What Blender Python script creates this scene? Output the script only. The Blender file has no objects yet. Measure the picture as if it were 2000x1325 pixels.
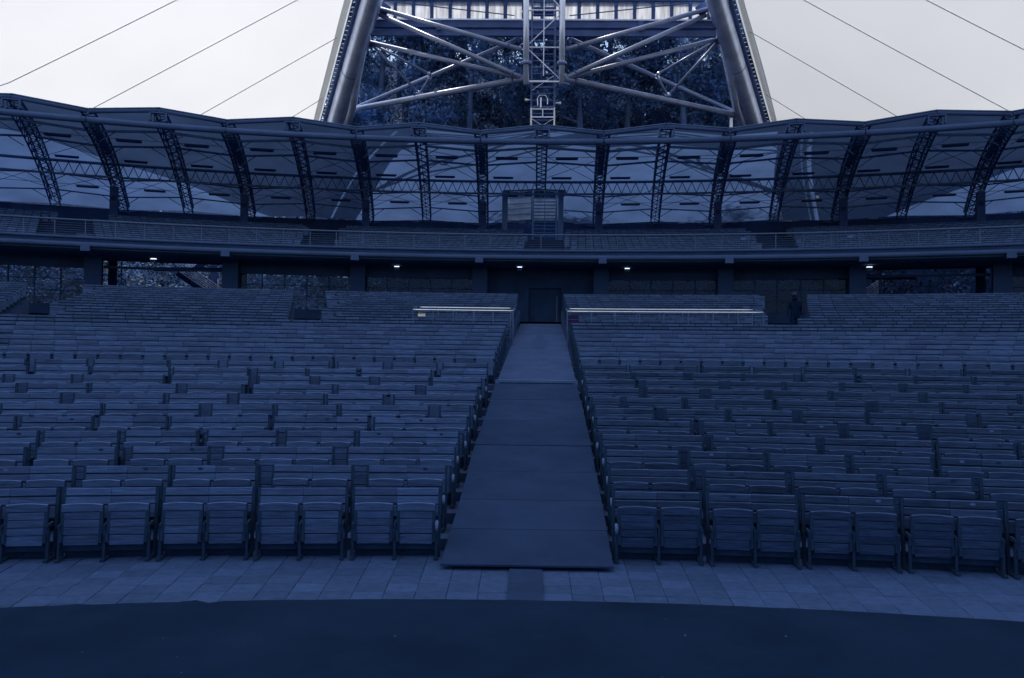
import bpy, math, random
from mathutils import Vector, Matrix
R_ = math.radians
rnd = random.Random(7)
scene = bpy.context.scene
COL = scene.collection

# ------------------------------------------------------------------ camera
CX, CH = 0.0131, 2.579
YAW, PITCH, ROLL = .0197, .019, .0113
def cam_dir(u, y2, z2):
    c, s = math.cos(PITCH), math.sin(PITCH)
    y = y2*c - z2*s; z = y2*s + z2*c
    c, s = math.cos(YAW), math.sin(YAW)
    return Vector((u*c - y*s, u*s + y*c, z))
cr, sr = math.cos(ROLL), math.sin(ROLL)
ax = cam_dir(cr, 0, sr); fw = cam_dir(0, 1, 0); ay = cam_dir(-sr, 0, cr)
cam = bpy.data.cameras.new('camera'); cam.lens = 1674/2000*36; cam.sensor_width = 36
cam.clip_end = 2000; cam.clip_start = .1
co = bpy.data.objects.new('camera', cam); COL.objects.link(co)
M = Matrix.Identity(4)
for i in range(3):
    M[i][0], M[i][1], M[i][2] = ax[i], ay[i], -fw[i]
M.translation = Vector((CX, 0, CH)); co.matrix_world = M
scene.camera = co

# ------------------------------------------------------------------ light
SUN = Vector((.36, -.43, -1.0)).normalized()          # direction the light travels
world = bpy.data.worlds.new('World'); scene.world = world; world.use_nodes = True
nt = world.node_tree; nt.nodes.clear()
sky = nt.nodes.new('ShaderNodeTexSky'); sky.sky_type = 'NISHITA'; sky.sun_disc = False
sky.sun_elevation = math.asin(-SUN.z); sky.sun_rotation = math.atan2(-SUN.x, -SUN.y)
bg = nt.nodes.new('ShaderNodeBackground'); bg.inputs[1].default_value = .15
out = nt.nodes.new('ShaderNodeOutputWorld')
nt.links.new(sky.outputs[0], bg.inputs[0]); nt.links.new(bg.outputs[0], out.inputs[0])
sun = bpy.data.lights.new('sun', 'SUN'); sun.energy = 4.3; sun.angle = R_(.53); sun.color = (1, .97, .92)
so = bpy.data.objects.new('sun', sun); COL.objects.link(so)
so.rotation_euler = SUN.to_track_quat('-Z', 'Y').to_euler(); so.location = (-30, 40, 80)
vs = scene.view_settings
vs.view_transform = 'Standard'; vs.look = 'None'; vs.gamma = 1; vs.use_curve_mapping = False
vs.exposure = .3
scene.cycles.max_bounces = 8; scene.cycles.diffuse_bounces = 4; scene.cycles.transparent_max_bounces = 12
scene.cycles.sample_clamp_indirect = 6

# ------------------------------------------------------------------ helpers
class MB:
    """collects boxes, tubes and sheets; build() links them as one mesh object"""
    def __init__(s): s.v = []; s.f = []
    def add(s, vs, fs):
        b = len(s.v); s.v += [tuple(p) for p in vs]; s.f += [tuple(b+i for i in f) for f in fs]; return s
    def box(s, c, d, rz=0.0, rx=0.0):
        x, y, z = d[0]/2, d[1]/2, d[2]/2
        P = [Vector((a*x, b*y, e*z)) for a in (-1, 1) for b in (-1, 1) for e in (-1, 1)]
        if rx: P = [Matrix.Rotation(rx, 3, 'X') @ p for p in P]
        if rz: P = [Matrix.Rotation(rz, 3, 'Z') @ p for p in P]
        c = Vector(c)
        return s.add([p+c for p in P], [(0,1,3,2),(4,6,7,5),(0,4,5,1),(2,3,7,6),(0,2,6,4),(1,5,7,3)])
    def bar(s, p, q, w, h=None, up=(0, 0, 1)):
        """rectangular bar from p to q"""
        h = h or w; p, q = Vector(p), Vector(q); d = (q-p).normalized(); up = Vector(up)
        sx = d.cross(up)
        if sx.length < 1e-4: sx = d.cross(Vector((0, 1, 0)))
        sx.normalize(); uz = sx.cross(d).normalized()
        vs = [e + sx*a*w/2 + uz*b*h/2 for e in (p, q) for a, b in ((-1,-1),(1,-1),(1,1),(-1,1))]
        return s.add(vs, [(3,2,1,0),(4,5,6,7),(0,1,5,4),(1,2,6,5),(2,3,7,6),(3,0,4,7)])
    def tube(s, pts, r, n=8, cap=True):
        pts = [Vector(p) for p in pts]; m = len(pts); rs = r if isinstance(r, (list, tuple)) else [r]*m
        vs = []; ref = None
        for i, p in enumerate(pts):
            d = (pts[min(i+1, m-1)] - pts[max(i-1, 0)]).normalized()
            if ref is None:
                ref = d.cross(Vector((0, 0, 1)))
                if ref.length < 1e-3: ref = d.cross(Vector((0, 1, 0)))
            a = (ref - d*ref.dot(d)).normalized(); ref = a; b = d.cross(a)
            vs += [p + (a*math.cos(t) + b*math.sin(t))*rs[i] for t in (2*math.pi*k/n for k in range(n))]
        fs = [(i*n+k, i*n+(k+1) % n, (i+1)*n+(k+1) % n, (i+1)*n+k) for i in range(m-1) for k in range(n)]
        if cap: fs += [tuple(range(n-1, -1, -1)), tuple((m-1)*n+k for k in range(n))]
        return s.add(vs, fs)
    def disc(s, c, axis, r, t, n=12):
        c = Vector(c); axis = Vector(axis).normalized()
        return s.tube([c-axis*t/2, c+axis*t/2], r, n)
    def quad(s, a, b, c, d): return s.add([a, b, c, d], [(0, 1, 2, 3)])
    def grid(s, rows):
        n = len(rows[0]); vs = [p for r in rows for p in r]
        return s.add(vs, [(i*n+k, i*n+k+1, (i+1)*n+k+1, (i+1)*n+k) for i in range(len(rows)-1) for k in range(n-1)])
    def mesh(s, name, mat, smooth=False):
        me = bpy.data.meshes.new(name); me.from_pydata(s.v, [], s.f); me.update()
        if mat: me.materials.append(mat)
        if smooth: me.shade_smooth()
        return me
    def build(s, name, mat, parent=None, smooth=False):
        if parent is not None:                       # vertices are given in world space
            l = parent.matrix_world.translation if parent.parent is None else WLOC[parent]
            s.v = [(x-l[0], y-l[1], z-l[2]) for x, y, z in s.v]
        return link(name, s.mesh(name, mat, smooth), parent)
WLOC = {}
def link(name, me, parent=None, loc=None, rot=None):
    o = bpy.data.objects.new(name, me); COL.objects.link(o)
    if parent is not None:
        o.parent = parent
        WLOC[o] = WLOC.get(parent, parent.location.copy())
    if loc is not None: o.location = loc
    if rot is not None: o.rotation_euler = rot
    return o
def tag(o, label=None, cat=None, group=None, kind=None):
    for k, v in (('label', label), ('category', cat), ('group', group), ('kind', kind)):
        if v: o[k] = v
    return o
def empty(name, loc=(0, 0, 0), rz=0.0):
    o = bpy.data.objects.new(name, None); COL.objects.link(o); o.empty_display_size = .2
    o.location = loc; o.rotation_euler = (0, 0, rz); o.matrix_world = Matrix.LocRotScale(Vector(loc), Matrix.Rotation(rz, 3, 'Z'), None)
    WLOC[o] = Vector(loc)
    return o
def struct(name, mb, mat, smooth=False):
    o = mb.build(name, mat, None, smooth); o['kind'] = 'structure'; return o
def part(name, mb, mat, parent, smooth=False): return mb.build(name, mat, parent, smooth)

ORD = ['zeroth', 'first', 'second', 'third', 'fourth', 'fifth', 'sixth', 'seventh', 'eighth', 'ninth', 'tenth', 'eleventh',
       'twelfth', 'thirteenth', 'fourteenth', 'fifteenth', 'sixteenth', 'seventeenth', 'eighteenth', 'nineteenth', 'twentieth',
       'twenty-first', 'twenty-second', 'twenty-third', 'twenty-fourth']

# ------------------------------------------------------------------ materials
def mat(name, col, rough=.6, vary=.0, scale=3.0, stretch=(1, 1, 1), island=0.0, obj_rand=0.0, metallic=0.0, spec=.03, bump=0.0, col2=None, detail=5.0):
    m = bpy.data.materials.new(name); m.use_nodes = True
    t = m.node_tree; N, L = t.nodes, t.links
    b = N['Principled BSDF']; b.inputs['Roughness'].default_value = rough
    b.inputs['Metallic'].default_value = metallic; b.inputs['Specular IOR Level'].default_value = spec
    b.inputs['Base Color'].default_value = (*col, 1)
    if vary or island or obj_rand or bump:
        tc = N.new('ShaderNodeTexCoord'); mp = N.new('ShaderNodeMapping'); mp.inputs['Scale'].default_value = stretch
        L.new(tc.outputs['Object'], mp.inputs[0])
        nz = N.new('ShaderNodeTexNoise'); nz.inputs['Scale'].default_value = scale; nz.inputs['Detail'].default_value = detail
        nz.inputs['Roughness'].default_value = .65
        vec = mp.outputs[0]
        if obj_rand or island:
            ad = N.new('ShaderNodeVectorMath'); ad.operation = 'ADD'
            if island:
                g = N.new('ShaderNodeNewGeometry'); src = g.outputs['Random Per Island']
            else:
                g = N.new('ShaderNodeObjectInfo'); src = g.outputs['Random']
            ml = N.new('ShaderNodeMath'); ml.operation = 'MULTIPLY'; ml.inputs[1].default_value = 57.0
            L.new(src, ml.inputs[0]); L.new(vec, ad.inputs[0]); L.new(ml.outputs[0], ad.inputs[1]); vec = ad.outputs[0]
        L.new(vec, nz.inputs['Vector'])
        mr = N.new('ShaderNodeMapRange'); mr.inputs[1].default_value = .3; mr.inputs[2].default_value = .7
        mr.inputs[3].default_value = 1-vary; mr.inputs[4].default_value = 1+vary
        L.new(nz.outputs['Fac'], mr.inputs[0]); val = mr.outputs[0]
        for amt, node in ((obj_rand, 'ShaderNodeObjectInfo'), (island, 'ShaderNodeNewGeometry')):
            if not amt: continue
            g = N.new(node); m2 = N.new('ShaderNodeMapRange'); m2.inputs[3].default_value = 1-amt; m2.inputs[4].default_value = 1+amt
            L.new(g.outputs['Random' if amt is obj_rand and node.endswith('Info') else 'Random Per Island'], m2.inputs[0])
            mm = N.new('ShaderNodeMath'); mm.operation = 'MULTIPLY'; L.new(val, mm.inputs[0]); L.new(m2.outputs[0], mm.inputs[1]); val = mm.outputs[0]
        vm = N.new('ShaderNodeVectorMath'); vm.operation = 'SCALE'; vm.inputs[0].default_value = col
        L.new(val, vm.inputs['Scale']); L.new(vm.outputs[0], b.inputs['Base Color'])
        if bump:
            bp = N.new('ShaderNodeBump'); bp.inputs['Strength'].default_value = bump; bp.inputs['Distance'].default_value = .01
            L.new(nz.outputs['Fac'], bp.inputs['Height']); L.new(bp.outputs[0], b.inputs['Normal'])
    return m
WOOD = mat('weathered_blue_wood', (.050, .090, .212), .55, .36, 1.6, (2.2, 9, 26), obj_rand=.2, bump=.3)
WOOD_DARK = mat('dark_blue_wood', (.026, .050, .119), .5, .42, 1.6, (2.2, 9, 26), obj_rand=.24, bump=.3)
WOOD_ROW = mat('weathered_blue_wood_rows', (.044, .081, .190), .55, .3, 1.4, (2.0, 2, 8), island=.22)
IRON = mat('dark_seat_iron', (.016, .038, .086), .5, .2, 8)
CAP = mat('worn_hinge_cap', (.10, .16, .33), .35, .2, 20)
PLATE = mat('seat_number_plate', (.075, .12, .30), .4)
PLATE_D = mat('dark_number_plate', (.013, .028, .085), .4)
CONC = mat('stand_concrete', (.038, .070, .17), .8, .25, 1.2, bump=.2)
PAVE = mat('paving_slab_stone', (.038, .076, .186), .8, .2, 9, obj_rand=.16, bump=.3)
JOINT = mat('paving_joint', (.028, .057, .142), .9, .2, 5)
PLY = mat('ramp_plywood', (.0235, .047, .118), .7, .15, 1.6, (1, 1, 1), obj_rand=.13, bump=.1, spec=0)
PLY2 = mat('aisle_floor', (.038, .074, .185), .75, .2, 1.5)
EDGE = mat('threshold_metal', (.075, .135, .30), .5, .15, 4)
DARKC = mat('dark_concrete', (.020, .044, .118), .85, .25, .8)
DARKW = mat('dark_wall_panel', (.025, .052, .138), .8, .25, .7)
RAIL = mat('rail_paint', (.075, .122, .25), .4, .1, 3)
CHROME = mat('polished_rail', (.75, .78, .83), .22, .05, 3, metallic=.9)
FASCIA = mat('fascia_paint', (.048, .088, .215), .5, .15, 1.2, (.3, 1, 1))
COLUMN = mat('column_concrete', (.032, .062, .18), .75, .2, 1.5)
TRUSS = mat('dark_truss_steel', (.095, .17, .335), .5, .2, 2)
BEAMT = mat('front_beam_paint', (.048, .090, .225), .45, .12, 1.0)
STEEL = mat('pale_grey_steel', (.62, .70, .88), .34, .22, .7, (1, 1, .4), spec=.5, metallic=.55)
BRACE = mat('blue_grey_brace_steel', (.16, .21, .36), .34, .25, .9, spec=.6)
STEEL_D = mat('blue_grey_steel', (.085, .13, .29), .45, .2, 1.0)
WHITE = mat('white_paint', (.72, .75, .80), .4)
SIGN = mat('pale_sign', (.70, .66, .56), .5)
REDS = mat('dark_red_board', (.030, .018, .075), .6, .2, 4)
BARK = mat('tree_bark', (.10, .14, .24), .9, .35, 2, (1, 1, .25), bump=.4)
SOIL = mat('forest_floor', (.016, .034, .085), .95, .45, 1.4)
CLOTH = mat('dark_clothes', (.004, .012, .040), .9, .2, 6)
SKIN = mat('shaded_skin', (.02, .03, .07), .7)

def leaf_mat(name, col, tr, lo=.25, hi=1.75, rough=.3):
    m = bpy.data.materials.new(name); m.use_nodes = True; t = m.node_tree; N, L = t.nodes, t.links
    N.clear(); o = N.new('ShaderNodeOutputMaterial')
    g = N.new('ShaderNodeNewGeometry'); mr = N.new('ShaderNodeMapRange'); mr.inputs[3].default_value = .6; mr.inputs[4].default_value = 1.4
    L.new(g.outputs['Random Per Island'], mr.inputs[0])
    tc = N.new('ShaderNodeTexCoord'); nz = N.new('ShaderNodeTexNoise'); nz.inputs['Scale'].default_value = .55; nz.inputs['Detail'].default_value = 2
    L.new(tc.outputs['Object'], nz.inputs['Vector']); m3 = N.new('ShaderNodeMapRange'); m3.inputs[1].default_value = .35; m3.inputs[2].default_value = .65
    m3.inputs[3].default_value = lo; m3.inputs[4].default_value = hi; L.new(nz.outputs['Fac'], m3.inputs[0])
    mm = N.new('ShaderNodeMath'); mm.operation = 'MULTIPLY'; L.new(mr.outputs[0], mm.inputs[0]); L.new(m3.outputs[0], mm.inputs[1]); mr = mm
    p = N.new('ShaderNodeBsdfPrincipled'); p.inputs['Roughness'].default_value = rough
    tl = N.new('ShaderNodeBsdfTranslucent'); mx = N.new('ShaderNodeMixShader'); mx.inputs[0].default_value = .5
    for c, s in ((col, p.inputs['Base Color']), (tr, tl.inputs[0])):
        vm = N.new('ShaderNodeVectorMath'); vm.operation = 'SCALE'; vm.inputs[0].default_value = c
        L.new(mr.outputs[0], vm.inputs['Scale']); L.new(vm.outputs[0], s)
    L.new(p.outputs[0], mx.inputs[1]); L.new(tl.outputs[0], mx.inputs[2]); L.new(mx.outputs[0], o.inputs[0])
    return m
LEAF = leaf_mat('dark_blue_leaves', (.13, .22, .40), (.27, .43, .66))
LEAF2 = leaf_mat('deep_leaves', (.085, .15, .30), (.18, .30, .50))

def cloth_mat(name, tcol, dcol, noise=.06, scale=.15, mix=.35, gloss=0.0, streak=None):
    """thin translucent sheet: passes sun and sky light through, reflects some from below"""
    m = bpy.data.materials.new(name); m.use_nodes = True; t = m.node_tree; N, L = t.nodes, t.links
    N.clear(); o = N.new('ShaderNodeOutputMaterial'); tc = N.new('ShaderNodeTexCoord')
    mp = N.new('ShaderNodeMapping'); L.new(tc.outputs['Object'], mp.inputs[0])
    if streak: mp.inputs['Scale'].default_value = streak
    nz = N.new('ShaderNodeTexNoise'); nz.inputs['Scale'].default_value = scale; nz.inputs['Detail'].default_value = 6
    L.new(mp.outputs[0], nz.inputs['Vector'])
    mr = N.new('ShaderNodeMapRange'); mr.inputs[1].default_value = .3; mr.inputs[2].default_value = .7
    mr.inputs[3].default_value = 1-noise; mr.inputs[4].default_value = 1+noise; L.new(nz.outputs['Fac'], mr.inputs[0])
    tl = N.new('ShaderNodeBsdfTranslucent'); df = N.new('ShaderNodeBsdfDiffuse'); mx = N.new('ShaderNodeMixShader'); mx.inputs[0].default_value = mix
    for c, s in ((tcol, tl.inputs[0]), (dcol, df.inputs[0])):
        vm = N.new('ShaderNodeVectorMath'); vm.operation = 'SCALE'; vm.inputs[0].default_value = c
        L.new(mr.outputs[0], vm.inputs['Scale']); L.new(vm.outputs[0], s)
    L.new(tl.outputs[0], mx.inputs[1]); L.new(df.outputs[0], mx.inputs[2]); L.new(mx.outputs[0], o.inputs[0])
    return m
MEMB = cloth_mat('white_membrane', (.572, .570, .563), (.70, .72, .73), .03, .12, .25)
MEMB_EDGE = cloth_mat('membrane_border', (.48, .49, .50), (.6, .62, .62), .05, .3, .4)
ROOFSKIN = cloth_mat('ring_roof_skin', (.032, .058, .130), (.056, .098, .215), .2, .35, .14)
PANE_T = cloth_mat('streaked_skylight_pane', (.98, .98, .98), (.6, .62, .66), .27, 1.0, .12, streak=(5.0, 1, .45))
LOUV = cloth_mat('pale_blue_screen', (.72, .86, .98), (.3, .4, .6), .25, 1.2, .5)

def glass_mat():
    m = bpy.data.materials.new('dim_window_glass'); m.use_nodes = True; t = m.node_tree; N, L = t.nodes, t.links
    N.clear(); o = N.new('ShaderNodeOutputMaterial')
    tr = N.new('ShaderNodeBsdfTransparent'); tr.inputs[0].default_value = (.26, .34, .50, 1)
    gl = N.new('ShaderNodeBsdfGlossy'); gl.inputs['Roughness'].default_value = .05; gl.inputs[0].default_value = (.3, .45, .8, 1)
    mx = N.new('ShaderNodeMixShader'); mx.inputs[0].default_value = .02
    L.new(tr.outputs[0], mx.inputs[1]); L.new(gl.outputs[0], mx.inputs[2]); L.new(mx.outputs[0], o.inputs[0]); return m
GLASS = glass_mat()
def carpet_mat():
    m = mat('black_stage_cloth', (.0100, .0232, .0585), .9, .2, 1.2, bump=.15, spec=0.0)
    t = m.node_tree; N, L = t.nodes, t.links; b = N['Principled BSDF']; src = b.inputs['Base Color'].links[0].from_socket
    tc = N.new('ShaderNodeTexCoord'); vo = N.new('ShaderNodeTexVoronoi'); vo.inputs['Scale'].default_value = 5.5
    vo.feature = 'DISTANCE_TO_EDGE'; vo2 = N.new('ShaderNodeTexVoronoi'); vo2.inputs['Scale'].default_value = 4.2
    L.new(tc.outputs['Object'], vo2.inputs['Vector'])
    lt = N.new('ShaderNodeMath'); lt.operation = 'LESS_THAN'; lt.inputs[1].default_value = .022; L.new(vo2.outputs['Distance'], lt.inputs[0])
    sc = N.new('ShaderNodeMix'); sc.data_type = 'RGBA'; sc.inputs[7].default_value = (.05, .09, .2, 1)
    L.new(lt.outputs[0], sc.inputs[0]); L.new(src, sc.inputs[6]); L.new(sc.outputs[2], b.inputs['Base Color']); N.remove(vo)
    return m
CARPET = carpet_mat()
def lamp_mat():
    m = bpy.data.materials.new('lit_lamp'); m.use_nodes = True
    b = m.node_tree.nodes['Principled BSDF']; b.inputs['Emission Color'].default_value = (.9, .93, 1, 1); b.inputs['Emission Strength'].default_value = 1.6
    return m
LIT = lamp_mat()

# ------------------------------------------------------------------ plan of the place
C0 = 23.46; TH0 = .0092; DTH = .1006
R0, RISE = 34.37, .15
def P(R, th, z): return Vector((R*math.sin(th), R*math.cos(th)-C0, z))
def aisle_x(Y): return .0135 + .0177*(Y-10.25)
def aisle_th(R, side, off=1.03):
    x = 0.0
    for _ in range(6):
        Y = math.sqrt(R*R-x*x)-C0; x = aisle_x(Y)+side*off
    return math.asin(x/R)
def vom(R, k):
    """angular limits of the three entrance passages through the lower stand"""
    t = (R-54.5)/12.5
    a = ((-.3395, -.3100, -.0150), (-.1600, -.1420, -.0160), (.1571, .1745, .0180))[k]
    return a[0]+a[2]*t, a[1]+a[2]*t+.004*t+(.008 if k == 2 and R > 55.5 else 0)
TMAX = .66
def intervals(n, gap=1.03):
    R = R0+n
    iv = [[-TMAX, aisle_th(R, -1, gap)], [aisle_th(R, 1, gap), TMAX]]
    if n >= 20:
        for k in range(3):
            lo, hi = vom(R, k); new = []
            for a, b in iv:
                if a < lo and hi < b: new += [[a, lo], [hi, b]]
                else: new.append([a, b])
            iv = new
    return iv

# ground, hill -----------------------------------------------------
g = MB(); n = 64
rings = [(0.01, -.03), (33, -.03), (90, -.03)]
g.grid([[(r*math.cos(a), r*math.sin(a), z) for a in (2*math.pi*k/n for k in range(n+1))] for r, z in rings])
struct('ground', g, SOIL)
hl = MB(); rows = []
for r, z in ((88, -.02), (97.5, 4.2), (101, 5.4), (106, 8.2), (114, 13), (128, 27), (150, 46), (240, 62), (700, 75)):
    rows.append([P(r, th, z + (rnd.uniform(-.5, .5) if r > 98 else 0)) for th in [-1.6+3.2*k/70 for k in range(71)]])
hl.grid(rows); struct('hillside', hl, SOIL, True)

# paving between the stage and the stand ---------------------------
pv = MB(); pv.grid([[P(r, -.5+k*1.0/40, -.004) for k in range(41)] for r in (29.5, R0+.5)])
pave = struct('pavement', pv, JOINT)
slabs = {}
ts = .34
for j in range(7):
    r = 32.05+j*ts
    cnt = int(6.9/ts)
    for i in range(-cnt, cnt+1):
        th = (i + .5*(j % 1))*ts/33.2
        if abs(r*math.sin(th)-0.0) < .21 and j >= 1: continue
        if j == 0 and rnd.random() < .0: continue
        key = rnd.randrange(5)
        if key not in slabs:
            s = MB(); w = ts/2-.0014; h = .022
            tilt = [rnd.uniform(-.0025, .0025) for _ in range(4)]
            top = [(-w+.004, -w+.004), (w-.004, -w+.004), (w-.004, w-.004), (-w+.004, w-.004)]
            base = [(-w, -w), (w, -w), (w, w), (-w, w)]
            s.add([(*p, 0) for p in base] + [(*p, h-.005) for p in base] + [(*p, h+tilt[q]) for q, p in enumerate(top)],
                  [(0,1,5,4),(1,2,6,5),(2,3,7,6),(3,0,4,7),(4,5,9,8),(5,6,10,9),(6,7,11,10),(7,4,8,11),(8,9,10,11)])
            slabs[key] = s.mesh('paving_slab', PAVE)
        p = P(r+ts/2, th, 0)
        link('paving_slab', slabs[key], pave, (p.x, p.y, rnd.uniform(-.003, .002)), (0, 0, -th)).scale.x = (r+ts/2)/33.2
cv = empty('cover_board', (.005, 9.8, .02))
for a, b in ((8.75, 9.62), (9.625, 10.5)):
    part('plywood_sheet', MB().box((.005, (a+b)/2, .036), (.385, b-a, .018)), PLY, cv)
tag(cv, 'narrow dark cover board lying on the paving below the ramp end', 'board')

# stage ------------------------------------------------------------
st = MB()
Rs = 15.5; ys = 5.60
def stage_edge(x): return ys - (x-.1)**2/(2*Rs)
xs = [-9+18*k/180 for k in range(181)]
front = []
for x in xs:
    y = stage_edge(x) + rnd.uniform(-.004, .004)
    if -2.17 < x < -2.04: y += .03
    if -2.04 <= x < -1.93: y -= .035
    if -2.9 < x < -2.75: y += .018
    front.append((x, y))
# cloth laid over a dark platform
st.grid([[(x, -6, 1.0) for x, _ in front], [(x, 3, 1.0) for x, _ in front], [(x, y-.24, 1.0) for x, y in front]])
stage = struct('stage_floor', st, CARPET)
eb = MB(); eb.grid([[(x, y-.235, .988) for x, y in front], [(x, y, .99) for x, y in front], [(x, y+.004, .972) for x, y in front], [(x, y-.05, .94) for x, y in front]])
part('edge_cloth', eb, CARPET, stage)
sb = MB(); sb.grid([[(x, y-.06, .975) for x, y in front], [(x, y-.08, 0) for x, y in front]])
part('stage_face', sb, DARKC, stage)

lint = MB(); lr = random.Random(3)
for q in range(15):
    if q < 10: x, y, z = lr.uniform(-3.4, 3.4), lr.uniform(3.6, 5.1), 1.003
    else:
        y = lr.uniform(10.6, 15); x = aisle_x(y)+lr.uniform(-.9, .9); z = .085+(y-10.22)*.1807+.035
    a, r = lr.uniform(0, 6.28), lr.uniform(.003, .007)
    lint.add([(x+r*math.cos(a+k*2.1)*(1.6 if k == 0 else 1), y+r*math.sin(a+k*2.1), z+.002*k) for k in range(3)], [(0, 1, 2)])
tag(lint.build('lint', CAP), 'pale specks of lint scattered over the dark stage cloth and ramp', 'lint', None, 'stuff')
# stepped stand ----------------------------------------------------
tr_ = MB()
def arc_strip(mb, Ra, za, Rb, zb, a, b, step=.03):
    m = max(2, int(abs(b-a)/step)+1)
    mb.grid([[P(Ra, a+(b-a)*k/m, za) for k in range(m+1)], [P(Rb, a+(b-a)*k/m, zb) for k in range(m+1)]])
NR = 33
for n in range(NR):
    ra, rb, z = R0+n-.55, R0+n+.45, RISE*n
    for a, b in intervals(n):
        if n: arc_strip(tr_, ra, z-RISE-.4, ra, z, a, b)
        if n: arc_strip(tr_, ra, z, rb, z, a, b)
        for e in (a, b):
            tr_.quad(P(ra, e, z), P(rb, e, z), P(rb, e, z-1.6 if n > 6 else -.03), P(ra, e, z-1.6 if n > 6 else -.03))
struct('stand_steps', tr_, CONC)
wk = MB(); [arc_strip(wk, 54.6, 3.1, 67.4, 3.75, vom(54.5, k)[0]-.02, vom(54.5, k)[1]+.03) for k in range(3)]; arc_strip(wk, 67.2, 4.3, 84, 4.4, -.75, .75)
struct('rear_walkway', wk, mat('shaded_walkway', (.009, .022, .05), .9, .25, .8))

# ------------------------------------------------------------------ aisle and ramp
ramp = empty('aisle_ramp', (aisle_x(10.25), 10.25, 0))
prof = [(10.22, .085), (11.35, .285), (12.5, .48), (13.75, .72), (15.2, .985), (17.3, 1.27), (19.5, 1.575), (21.75, 1.865)]
for (ya, za), (yb, zb) in zip(prof, prof[1:]):
    s = MB(); W = 1.027
    yb -= .014 if yb == 15.2 else .004; ze = zb - .008*(zb-za)/(yb-ya)
    la, lb = aisle_x(ya), aisle_x(yb); j = rnd.uniform(-.012, .012)
    lift = .012 if ya == 15.2 else rnd.uniform(0, .006)
    fr = [(la-W+j, ya, za+lift), (la+W+j, ya, za+lift), (lb+W+j, yb, ze), (lb-W+j, yb, ze)]
    s.add([(x, y, z-.022) for x, y, z in fr]+fr, [(3,2,1,0),(4,5,6,7),(0,1,5,4),(1,2,6,5),(2,3,7,6),(3,0,4,7)])
    part('plywood_panel', s, PLY, ramp)
js = MB()
for o in (-.7, 0, .7):
    for (ya, za), (yb, zb) in zip(prof, prof[1:]):
        js.bar((aisle_x(ya)+o, ya+.12, max(za-.06, .03)), (aisle_x(yb)+o, yb, zb-.07), .07, .07)
part('joist', js, DARKC, ramp)
tag(ramp, 'long dark plywood ramp running up the middle aisle between the seats', 'ramp')
th = empty('threshold_bar', (aisle_x(21.9), 21.9, 1.86))
part('nosing', MB().box((aisle_x(21.9), 21.92, 1.90), (2.10, .28, .10)), EDGE, th)
part('edge_strip', MB().box((aisle_x(21.78), 21.765, 1.875), (1.86, .02, .035)), IRON, th)
tag(th, 'pale raised threshold bar across the aisle at the top of the ramp', 'threshold')
HATCH = mat('floor_hatch_board', (.032, .064, .165), .75, .2, 2)
up = empty('upper_aisle', (aisle_x(22), 22, 1.8))
prof2 = [(22.07, 1.86), (29.5, 2.74), (33.2, 3.18), (36.5, 3.50)]
for (ya, za), (yb, zb) in zip(prof2, prof2[1:]):
    s = MB(); W = 1.03
    fr = [(aisle_x(ya)-W, ya, za), (aisle_x(ya)+W, ya, za), (aisle_x(yb)+W, yb-.015, zb), (aisle_x(yb)-W, yb-.015, zb)]
    s.add([(x, y, z-.2) for x, y, z in fr]+fr, [(3,2,1,0),(4,5,6,7),(0,1,5,4),(1,2,6,5),(2,3,7,6),(3,0,4,7)])
    part('floor_slab', s, PLY2, up)
for ya, yb, w in ((30.2, 33.0, .31), (33.3, 35.8, .13)):
    za, zb = 2.74+(ya-29.5)*.1189, 2.74+(yb-29.5)*.1189
    s = MB(); fr = [(aisle_x(ya)-w, ya, za+.006), (aisle_x(ya)+w, ya, za+.006), (aisle_x(yb)+w, yb, zb+.006-.04*(yb > 33.2)*.9), (aisle_x(yb)-w, yb, zb+.006-.04*(yb > 33.2)*.9)]
    s.add(fr, [(0,1,2,3)]); part('floor_hatch', s, HATCH, up)
s = MB(); s.box((aisle_x(36.6), 36.62, 3.50), (2.06, .2, .10)); part('step_edge', s, EDGE, up)
s = MB(); s.add([(aisle_x(y)+q*1.03, y, z) for y, z in ((36.72, 3.55), (45.5, 4.36)) for q in (-1, 1)], [(0, 1, 3, 2)]); part('entrance_floor', s, CONC, up)
tag(up, 'pale upper aisle floor between the ramp top and the dark entrance', 'aisle')

# ------------------------------------------------------------------ seats
SW = .53
def slat_mesh(w, h, t, curve=0.0, arch=0.0, n=1, name='slat', m=WOOD, edge=None):
    """horizontal slat centred on x, front face towards -y; curve bows it in plan, arch lifts the top edge"""
    mb = MB(); rows = []
    for k in range(n+1):
        u = -1+2*k/n; x = u*w/2; y = curve*(1-u*u); zt = h/2 + arch*(1-u*u)
        rows.append([(x, y-t/2, -h/2), (x, y-t/2, zt-.011), (x, y-t/2+.009, zt), (x, y+t/2, zt), (x, y+t/2, -h/2)])
    k = len(rows[0]); vs = [p for r in rows for p in r]
    fs = [(i*k+j, (i+1)*k+j, (i+1)*k+(j+1) % k, i*k+(j+1) % k) for i in range(n) for j in range(k)]
    fs += [tuple(range(k-1, -1, -1))[::-1], tuple(n*k+j for j in range(k))[::-1]]
    mb.add(vs, fs); me = mb.mesh(name, m)
    if edge:                                       # highlight along the front top edge, painted as a paler strip
        me.materials.append(edge)
        for i in range(n): me.polygons[i*k+1].material_index = 1
    return me
def seat_iron_mesh():
    mb = MB()
    for sx in (-1, 1):
        mb.box((sx*.222, 0, 0), (.042, .045, .45)); mb.box((sx*.225, -.03, -.17), (.03, .05, .10))
    mb.box((0, .028, .02), (.40, .012, .40)); return mb.mesh('seat', IRON)
SEAT_IRON = seat_iron_mesh()
EDGE_HL = mat('wood_edge_highlight', (.085, .145, .30), .45, .3, 6)  # painted highlight for the slat lips
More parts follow.
